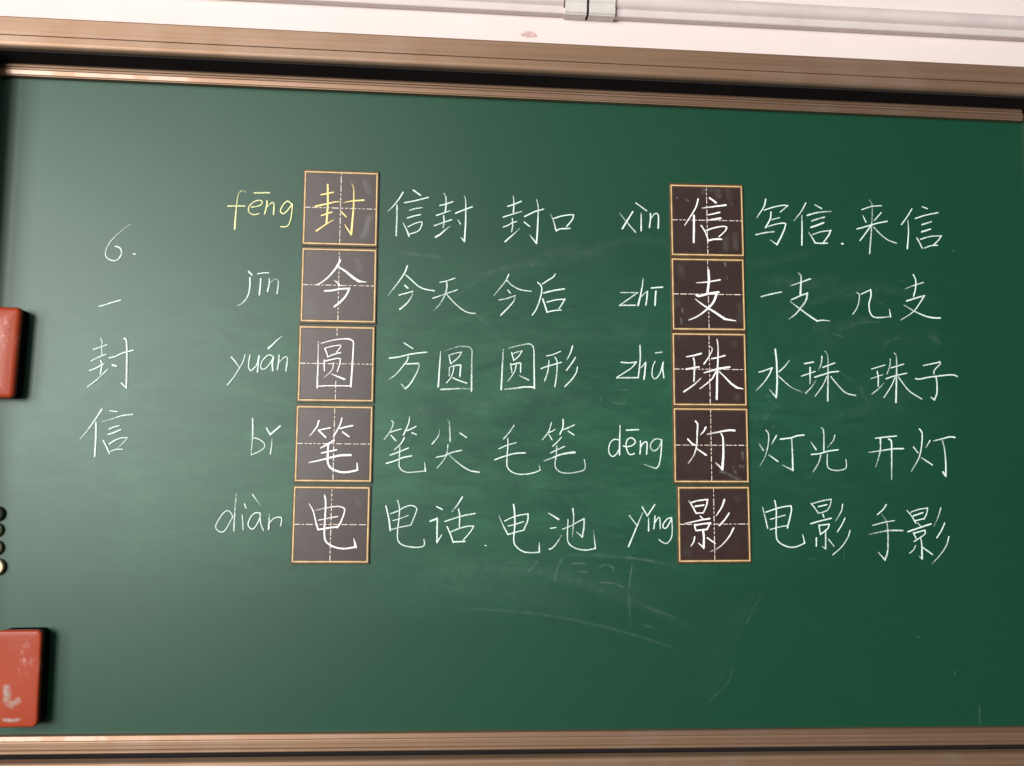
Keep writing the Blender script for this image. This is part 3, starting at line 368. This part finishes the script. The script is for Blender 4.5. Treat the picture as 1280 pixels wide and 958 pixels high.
('chalk_character','开','white',None,[([(7460,512),(7649,536),(7840,557)],25,25),([(7550,513),(7545,318),(7510,179),(7456,19)],32,22),([(7332,264),(7600,305),(7774,333),(7959,339)],20,32),([(7698,502),(7745,461),(7745,238),(7734,-199)],35,22)]),
('chalk_character','灯','white',None,[([(8262,686),(8307,610),(8290,386),(8233,176),(8093,-52)],30,22),([(8144,372),(8218,273)],30,30),([(8277,190),(8474,65)],22,30),([(8446,486),(8366,362)],30,20),([(8501,480),(8710,532),(8813,559),(8901,549)],22,32),([(8672,489),(8704,336),(8719,113),(8716,-124)],27,35),([(8711,-124),(8662,-55)],43,35)]),
('chalk_syllable','yǐng','white',None,[([(3127,-860),(3258,-1027)],22,22),([(3354,-818),(3258,-1040),(3115,-1378)],25,32),([(3347,-714),(3436,-864)],25,25),([(3436,-864),(3563,-674)],27,27),([(3457,-897),(3457,-1112)],20,32),([(3567,-863),(3563,-943),(3546,-1078)],27,27),([(3567,-970),(3622,-889),(3650,-902),(3657,-1077)],25,25),([(3850,-894),(3795,-901),(3726,-969),(3701,-1036),(3726,-1070),(3767,-1056),(3808,-995),(3850,-900)],25,25),([(3853,-887),(3863,-1115),(3836,-1250),(3766,-1320),(3698,-1304),(3636,-1262)],25,25)]),
('chalk_character','影','white',9,[([(4139,-601),(4195,-681),(4266,-809)],25,32),([(4181,-634),(4292,-599),(4459,-577)],32,32),([(4466,-577),(4445,-679),(4388,-808)],32,25),([(4250,-694),(4396,-672)],35,35),([(4270,-809),(4388,-801)],27,27),([(4333,-855),(4388,-902)],22,22),([(4076,-982),(4221,-951),(4360,-920),(4499,-897)],20,35),([(4235,-1018),(4262,-1099)],27,27),([(4249,-1011),(4360,-990),(4513,-968)],32,32),([(4506,-975),(4456,-1070)],30,30),([(4269,-1099),(4456,-1077)],30,30),([(4387,-1111),(4396,-1219),(4392,-1387)],43,43),([(4392,-1387),(4303,-1307)],30,20),([(4237,-1206),(4220,-1287),(4171,-1361)],30,22),([(4453,-1218),(4591,-1311)],27,27),([(4755,-580),(4709,-703),(4611,-846)],40,20),([(4834,-803),(4764,-905),(4665,-1012)],30,30),([(4909,-1053),(4845,-1175),(4733,-1310),(4621,-1398),(4496,-1453)],40,17)]),
('chalk_character','电','white',None,[([(5434,-696),(5481,-885),(5518,-1054)],22,30),([(5489,-783),(5673,-720),(5815,-685),(5935,-670)],25,25),([(5935,-670),(5941,-745),(5910,-881),(5866,-1045)],30,30),([(5569,-902),(5699,-863),(5829,-830)],22,22),([(5567,-1074),(5711,-1032),(5866,-1004)],27,27),([(5650,-584),(5673,-720),(5670,-951),(5671,-1209),(5736,-1303),(5847,-1356),(5959,-1372),(6073,-1341),(6165,-1297)],30,25),([(6165,-1297),(6129,-1151)],32,15)]),
('chalk_character','影','white',None,[([(6289,-625),(6352,-700),(6414,-788)],27,27),([(6325,-625),(6467,-582),(6646,-549)],25,25),([(6646,-553),(6630,-642),(6578,-738)],27,27),([(6416,-679),(6566,-643)],27,27),([(6414,-788),(6492,-773),(6578,-738)],25,25),([(6492,-808),(6512,-855)],27,27),([(6276,-970),(6433,-924),(6640,-874)],30,30),([(6420,-986),(6443,-1149)],25,25),([(6424,-999),(6602,-973)],27,27),([(6602,-973),(6572,-1052),(6443,-1149)],25,25),([(6536,-1073),(6531,-1392)],30,30),([(6531,-1392),(6468,-1352)],27,17),([(6371,-1210),(6366,-1346)],30,30),([(6583,-1229),(6677,-1344)],22,22),([(6844,-633),(6820,-750),(6710,-928)],27,17),([(6881,-872),(6815,-996),(6742,-1103)],25,25),([(6967,-1076),(6924,-1199),(6807,-1363),(6652,-1493)],27,22)]),
('chalk_character','手','white',None,[([(7627,-632),(7567,-715),(7465,-805)],25,25),([(7543,-804),(7613,-899),(7639,-1016),(7644,-1248),(7628,-1439),(7579,-1576)],25,38),([(7579,-1576),(7463,-1443)],30,12),([(7367,-991),(7583,-934),(7763,-905)],22,27),([(7306,-1141),(7508,-1099),(7680,-1073),(7907,-1071)],27,35)]),
('chalk_character','影','white',None,[([(7998,-731),(8075,-820),(8147,-940)],25,30),([(8062,-758),(8208,-708),(8368,-682)],25,25),([(8368,-682),(8350,-776),(8297,-873)],27,27),([(8104,-819),(8279,-763)],30,30),([(8145,-902),(8305,-862)],25,25),([(8180,-940),(8229,-990)],22,22),([(8003,-1092),(8199,-1025),(8420,-954)],32,32),([(8099,-1108),(8143,-1203)],25,25),([(8113,-1115),(8306,-1062)],27,27),([(8306,-1065),(8297,-1134),(8106,-1258)],27,27),([(8223,-1189),(8241,-1298),(8241,-1551)],25,38),([(8241,-1551),(8185,-1504)],30,20),([(8130,-1327),(8095,-1395),(8021,-1457)],22,22),([(8261,-1360),(8428,-1475)],25,25),([(8602,-677),(8551,-829),(8467,-995)],32,20),([(8664,-938),(8602,-1062),(8516,-1190)],27,27),([(8732,-1171),(8681,-1323),(8560,-1488),(8411,-1639)],32,22)])]
GHOST = [
(0.38,[([(2610,-1748),(2664,-1695),(2772,-1686),(2860,-1747),(2868,-1800)],40,40),([(2605,-1978),(2855,-1985),(3046,-2064)],40,40),([(3181,-1652),(3141,-1918),(3122,-2090)],40,40),([(2121,-1663),(2406,-1662)],40,40),([(2244,-1798),(2434,-1802)],40,40)]),
(0.25,[([(1045,-1643),(1206,-1663)],44,44),([(1608,-1629),(1396,-1825)],44,44),([(1999,-1566),(1906,-1765),(1868,-2002)],44,44)]),
(0.14,[([(208,-2386),(631,-2416),(1164,-2454),(1833,-2527),(2506,-2657),(3184,-2827),(4055,-3104)],60,60),([(1958,-1521),(3045,-1560),(3455,-1611),(4060,-1727)],60,60),([(3100,-2090),(3128,-2262),(3143,-2735)],60,60),([(3319,-2657),(3592,-2735)],50,50),([(3319,-2340),(3974,-2577)],50,50)]),
(0.12,[([(5450,-2096),(5238,-2443),(5110,-2709)],50,50),([(4897,-3316),(4798,-3630),(4426,-3967)],50,50),([(1357,3392),(1704,3410)],80,80),([(2044,2645),(2113,2647)],80,80),([(547,2466),(630,2385),(686,2304)],80,80),([(617,3188),(807,3277),(1082,3356)],80,80)]),
(0.02,[([(5297,-2096),(5070,-2523),(4844,-3052),(4620,-3577),(4399,-3967)],282,282),([(5073,-2230),(4848,-2656),(4624,-3052),(4401,-3576),(4209,-3914)],282,282)]),
(0.3,[([(9194,-3990),(9182,-4338)],32,32),([(8778,-3422),(8764,-3522)],32,32),([(8169,-2355),(8190,-2355)],32,32),([(8101,-2853),(8172,-2886)],32,32),([(7476,-2343),(7483,-2350)],32,32),([(3513,3213),(3520,3234)],40,40),([(3699,4115),(3711,4118)],50,50)]),
(0.16,[([(-859,3531),(-560,3506),(-343,3499),(-96,3458)],100,100),([(1958,-1648),(2011,-1555)],60,60),([(1527,-1664),(1581,-1624)],60,60),([(1799,-613),(1826,-606)],60,60),([(1866,-485),(1879,-478)],60,60)]),
(0.1,[([(634,3147),(377,3014),(215,2871),(136,2758)],50,50),([(136,2758),(275,2624),(495,2492),(661,2344)],50,50),([(947,3366),(1223,3388)],50,50),([(6965,2994),(7112,3041),(7200,3072)],60,60),([(7547,2882),(7664,2892)],60,60),([(6953,2409),(7246,2531),(7686,2571)],60,60),([(7910,3309),(8087,3300)],60,60),([(-414,747),(-269,844)],80,80),([(-550,839),(-338,897)],80,80)]),
(0.24,[([(2645,1142),(2604,1031)],40,40),([(2811,1090),(2839,1050),(2936,1031),(3033,1042),(3075,1095)],40,40),([(2921,1271),(3116,1261)],40,40)]),
(0.22,[([(5499,1205),(5599,1221)],40,40),([(5555,1130),(5612,1131)],40,40),([(6723,2335),(6939,2270)],40,40),([(6826,1688),(7053,1509)],40,40)]),
(0.18,[([(2495,-1519),(2767,-1511)],50,50),([(3013,-1549),(3259,-1581),(3587,-1626)],50,50),([(6224,-1563),(6365,-1563)],30,30),([(6856,-1390),(6852,-1621)],30,30)]),
(0.09,[([(8457,2350),(8603,2282),(8732,2186)],80,80),([(7193,1456),(7247,1289),(7359,1108),(7402,1109)],80,80),([(7614,2045),(7720,2204),(7971,2295)],80,80)]),
(0.15,[([(5466,811),(5595,911)],60,60),([(5606,634),(5678,718)],60,60)]),
(0.2,[([(-6910,1543),(-6847,1551)],30,30)]),
(0.6,[([(8972,3882),(8988,3876)],50,50)]),
(0.05,[([(49,233),(1132,-286),(2762,-400),(3586,-794)],201,201),([(-696,-1881),(1152,-1742),(2769,-2129),(4677,-2917)],201,201),([(5573,2546),(7318,3163),(8782,2918)],201,201),([(1909,3424),(3306,3893),(5154,3526),(6749,3864)],201,201),([(-565,-1946),(95,-1976),(927,-2104),(1764,-2232),(2439,-2460)],524,524),([(-406,-1685),(754,-1744),(1760,-1805),(2775,-2031),(3799,-2326)],524,524)]),
(0.06,[([(265,3024),(843,3285),(1359,3406),(1912,3634),(2752,3626)],282,282),([(514,2478),(896,2074),(1138,1874)],282,282),([(39,762),(709,977),(1454,1264),(2208,1417)],282,282),([(2896,2402),(3106,2268),(3457,2346)],282,282),([(6725,2361),(7020,2546),(7458,2593)],242,242),([(8445,2440),(8696,2196)],242,242),([(6329,2422),(6727,2467)],242,242),([(5512,3288),(6233,3202),(6889,3293)],242,242),([(6623,777),(6986,958),(7493,1003)],242,242),([(5233,753),(5626,968),(5771,1145)],242,242)]),
(0.035,[([(-9,3085),(670,3384),(1426,3618),(3104,3567)],605,605),([(16,1847),(1034,2009),(2410,2181),(3457,2067)],605,605),([(235,1036),(1386,1194),(2763,948)],605,605)]),
(0.03,[([(5257,2960),(6522,3139),(7985,3110)],685,685),([(5772,1214),(7210,1313),(8296,1123)],685,685),([(6144,2169),(7234,2374),(8693,2125)],685,685)])]
CARDG = [
(0,0.22,[([(-1446,4792),(-1444,4694),(-1343,4501)],141,141),([(-1321,4208),(-1385,4067),(-1407,3899),(-1496,3701)],141,141)]),
(1,0.13,[([(-1582,3411),(-1496,3262),(-1519,3123)],141,141),([(-2358,2633),(-2271,2418)],141,141)]),
(4,0.13,[([(-1448,-621),(-1365,-752)],121,121),([(-2376,-592),(-2386,-671)],121,121)]),
(5,0.4,[([(3932,4649),(3982,4655)],44,44),([(4096,4641),(4168,4593)],44,44)]),
(5,0.13,[([(4564,4853),(4563,4766)],141,141),([(4679,4857),(4706,4656)],141,141),([(4867,4865),(4921,4520)],141,141),([(4817,4013),(4814,3712)],141,141),([(4990,4090),(4986,3718)],141,141),([(4449,4878),(4419,4718)],141,141)]),
(6,0.3,[([(4040,2700),(4046,2615)],50,50),([(4011,2544),(4031,2405)],50,50),([(4798,3543),(4812,3444)],50,50),([(4839,3288),(4832,3217)],50,50)]),
(6,0.08,[([(4000,3490),(4041,3179)],161,161),([(3969,2867),(3955,2697)],161,161),([(5064,2841),(5060,2431)],161,161)]),
(7,0.09,[([(3953,2209),(4010,2211)],161,161),([(4944,2164),(4943,2024)],161,161),([(5007,1244),(4977,1104)],161,161)]),
(8,0.28,[([(4644,-95),(4784,-120),(4881,-174),(4979,-213),(5078,-219)],70,70),([(4897,-16),(4932,-36)],70,70),([(5009,6),(5122,-20)],70,70),([(5082,254),(5080,89)],70,70),([(4939,-64),(4966,-145)],70,70)]),
(9,0.06,[([(4921,-511),(5032,-618)],161,161),([(4081,-1302),(4067,-1476),(4219,-1502)],161,161)])]
CARDS = [(-0.18515,0.42565,0.12292,0.12589,0.00633),(-0.18414,0.29305,0.12301,0.12414,0.00851),(-0.18393,0.16028,0.1233,0.12466,0.00753),(-0.18364,0.02704,0.12384,0.12391,0.00575),(-0.18413,-0.10525,0.12312,0.12281,0.00329),(0.44872,0.427,0.12809,0.12552,0.01786),(0.45021,0.2959,0.12755,0.12462,0.01566),(0.45156,0.16497,0.12806,0.12425,0.01314),(0.45344,0.03454,0.12882,0.12577,0.01114),(0.45781,-0.09905,0.12348,0.12536,0.01406)]
for kind,text,col,card,strokes in CHARS:
    if card is None:
        o=P(chalk_obj(kind,strokes,col,-.0006,bd, 1.0))
        tag(o, {'pale':'pale yellow chalk ','white':'white chalk '}[col]+('pinyin ' if kind=='chalk_syllable' else 'character ' if kind=='chalk_character' else 'number ')+text)
SOFT=((-1,0),(-.6,.55),(0,1),(.6,.55),(1,0))
for gi,(dens,strokes) in enumerate(GHOST):
    tag(P(chalk_obj('chalk_residue',strokes,'residue',-.0003-.000017*gi,bd,dens*.25,SOFT,1)),kind='stuff')

# ---------------------------------------------------------------- magnetic grid cards
CL=[
'grid card with the yellow character 封, top of the left column',
'grid card with the white character 今, under the yellow 封 card',
'grid card with the boxed white character 圆, middle of the left column',
'grid card with the white character 笔, beside the pinyin bǐ',
'grid card with the white character 电, bottom of the left column',
'grid card with the white character 信, top of the right column',
'grid card with the white character 支, under the 信 card',
'grid card with the white character 珠, middle of the right column',
'grid card with the white character 灯, beside the pinyin dēng',
'grid card with the white character 影, bottom of the right column']
for i,(cx,cz,cw,ch,th) in enumerate(CARDS):
    r=empty('grid_card',(cx,-.0002,cz+H),(0,-th,0)); tag(r,CL[i],'writing card','magnetic grid cards in two columns on the chalkboard')
    e=.0019; T=.0030
    box('backing', -cw/2-e,cw/2+e,-T,0,-ch/2-.0030,ch/2+.0030, MT['card_edge'], r,.0005,1)
    fw,fh=cw/2-.0042,ch/2-.0042; box('face_panel', -fw,fw,-T-.0003,-T+.0002,-fh,fh, MT['card'], r)
    y=-T-.0006; lw=.0021
    vs=[];fs=[]
    def rect(x0,x1,z0,z1,yy=y):
        b0=len(vs); vs.extend([(x0,yy,z0),(x1,yy,z0),(x1,yy,z1),(x0,yy,z1)]); fs.append((b0,b0+1,b0+2,b0+3))
    X,Z=cw/2-.0002,ch/2-.0002
    rect(-X,X,Z-lw,Z); rect(-X,X,-Z,-Z+lw); rect(-X,-X+lw,-Z+lw,Z-lw); rect(X-lw,X,-Z+lw,Z-lw)
    mesh('border_line',vs,fs,MT['card_line'],r)
    for ax in (0,1):
        vs=[];fs=[]; lim=(X if ax==0 else Z)-lw; t=-lim
        k=0
        while t<lim:
            ln=random.choice((.0040,.0045,.0050,.0095,.0120)) if 0<k else .009
            ln=min(ln,lim-t); hw=.00064*random.uniform(.8,1.15)
            if ax==0: rect(t,t+ln,-hw,hw)
            elif i!=2 or t>.036 or t+ln<-.017: rect(-hw,hw,t,t+ln,y-.0001)   # rubbed out inside the boxed character
            t+=ln+random.uniform(.0022,.0034); k+=1
        if i==2 and ax==1:
            for s_ in (-1,1):
                q=[k_ for k_,f_ in enumerate(fs) if vs[f_[0]][2]*s_>0]; mesh('guide_line',[vs[x_] for k_ in q for x_ in fs[k_]],[tuple(range(4*n_,4*n_+4)) for n_ in range(len(q))],MT['dash_line'],r)
        else: mesh('guide_line',vs,fs,MT['dash_line'],r)
    inv=(Matrix.Translation(r.location)@Matrix.Rotation(-th,4,'Y')).inverted()
    for kind,text,col,card,strokes in CHARS:
        if card==i:
            o=chalk_obj(kind,strokes,'bold' if col=='white' else col,-.0002-T-.0010,r,1.0); o.matrix_parent_inverse=inv
            tag(o,('yellow' if col=='yellow' else 'bold white')+' chalk character '+text)
    for ci,dens,strokes in CARDG:
        if ci==i:
            o=chalk_obj('chalk_residue',strokes,'residue',-.0002-T-.0008,r,dens*.38,SOFT,1); o.matrix_parent_inverse=inv; tag(o,kind='stuff')

# ---------------------------------------------------------------- erasers
def eraser(cx,cz,rot,label,re,crown):
    r=empty('chalk_eraser',(cx,-.0004,cz+H),(0,rot,0)); tag(r,label,'eraser','red erasers stuck to the board')
    rounded_slab('felt_pad',.066,.144,0,-.0225,.008,.001,MT['felt'],r)
    rounded_slab('grip_shell',.068,.147,-.0226,-.032,.009,re,MT['eraser_red'],r,crown)
    return r
eraser(-.7175,.1645,math.radians(1.3),'red chalk eraser on the left edge beside the character 封, upper of two',.008,.003)
e2=eraser(-.6525,-.3435,math.radians(-.6),'red chalk eraser with chalk smudges just above the bottom frame, lower of two',.004,.0006)
# chalk rubbed onto the lower eraser's face
o=chalk_obj('chalk_residue',[([(a_,b_-14500) for a_,b_ in s],w_,w_) for s,w_ in (([(-150,-70),(-130,-180),(-120,-330),(-60,-400)],150),([(-90,-440),(-40,-380),(40,-330),(90,-300)],120),([(-160,-150),(-150,-260)],60),([(-190,-600),(-40,-620),(120,-600)],70))],'residue',-.0328,e2,.34,SOFT,1); tag(o,kind='stuff')
# magnets
def disc(name,r_,y0,y1,bev,m,parent):
    prof=[(r_,y0),(r_,y1+bev),(r_-bev*.35,y1+bev*.3),(r_-bev,y1)]
    n=32; vs=[];fs=[]
    for rr,yy in prof:
        for j in range(n): t=2*math.pi*j/n; vs.append((rr*math.cos(t),yy,rr*math.sin(t)))
    for i in range(len(prof)-1):
        for j in range(n): fs.append((i*n+j,i*n+(j+1)%n,(i+1)*n+(j+1)%n,(i+1)*n+j))
    fs.append(tuple(range(n))); fs.append(tuple((len(prof)-1)*n+j for j in range(n)))
    return mesh(name,vs,fs,m,parent)
for cx,cz,rr,face,lab in ((-.7125,-.0930,.0122,'magnet_dark','black round magnet at the left edge, topmost of the four'),
        (-.7125,-.1185,.0115,'magnet_olive','olive green round magnet at the left edge, under the black one'),
        (-.7110,-.1465,.0120,'magnet_pink','pinkish round magnet with dark rim at the left edge'),
        (-.7070,-.1765,.0135,'magnet_cream','cream faced round magnet with dark rim, lowest of the four')):
    r=empty('round_magnet',(cx,-.0004,cz+H)); tag(r,lab,'magnet','round magnets in a column at the left edge')
    disc('rim',rr,0,-.0065,.0015,MT['magnet_rim' if face not in('magnet_dark','magnet_olive') else face],r)
    disc('face_disc',rr-.0020,-.0066,-.0078,.0008,MT[face],r)

# ---------------------------------------------------------------- cable trunking on the wall above
tr=empty('cable_trunking',(0,.05,H+.81)); tag(tr,'white plastic cable trunking along the wall above the board','trunking')
prof=[(.0585,a+.8160),(.046,a+.8160)]+arc(.046,a+.8190,.003,-90,-180,3)[1:]+[(.0425,a+.8275),(.0450,a+.8285),(.0450,a+.8300)]+arc(.0500,a+.8450,.0150,235,100,12)+[(.0585,a+.8600)]
P(extrude_x('channel_body', prof, -1.4, 1.7, MT['trunk'], tr))
def collar(x0,x1,g):
    pr=[(.0585,a+.8150-g*.5),(.043-g,a+.8150-g*.5)]+arc(.044-g,a+.8190,.0035+g*.3,-110,-180,4)+arc(.0500,a+.8445,.0150+g,215,100,14)+[(.0585,a+.8625)]
    return pr
j=empty('trunking_coupling',(.24,.05,H+.81)); tag(j,'two piece plastic coupling clipped over the joint of the cable trunking','coupling')
P(extrude_x('sleeve',collar(0,0,.0045),.2005,.2400,MT['clip'],j)); P(extrude_x('sleeve',collar(0,0,.0045),.2445,.2925,MT['clip'],j))
P(extrude_x('joint_gap',collar(0,0,.0030),.2401,.2444,MT['shade_dark'],j))
P(box('screw',.299,.3035,.030,.042,a+.8445,a+.8475,MT['magnet_rim'],j,.0008,2))
P(box('screw',.1985,.2003,.034,.046,a+.826,a+.858,MT['magnet_rim'],j,.0005,1))
# small pink paint stain on the wall
vs=[];fs=[]
random.seed(3)
for q in range(26):
    ang=random.uniform(0,6.28); d=random.random()**.7; cx=.137+.013*d*math.cos(ang); cz=H+.781+.0055*d*math.sin(ang); r_=random.uniform(.0008,.003)
    b0=len(vs)
    for k in range(7): t=6.283*k/7; vs.append((cx+r_*1.7*math.cos(t),.0594-.00001*q,cz+r_*.7*math.sin(t)))
    fs.append(tuple(range(b0,b0+7)))
s=mesh('paint_stain',vs,fs,MT['stain'],wl)
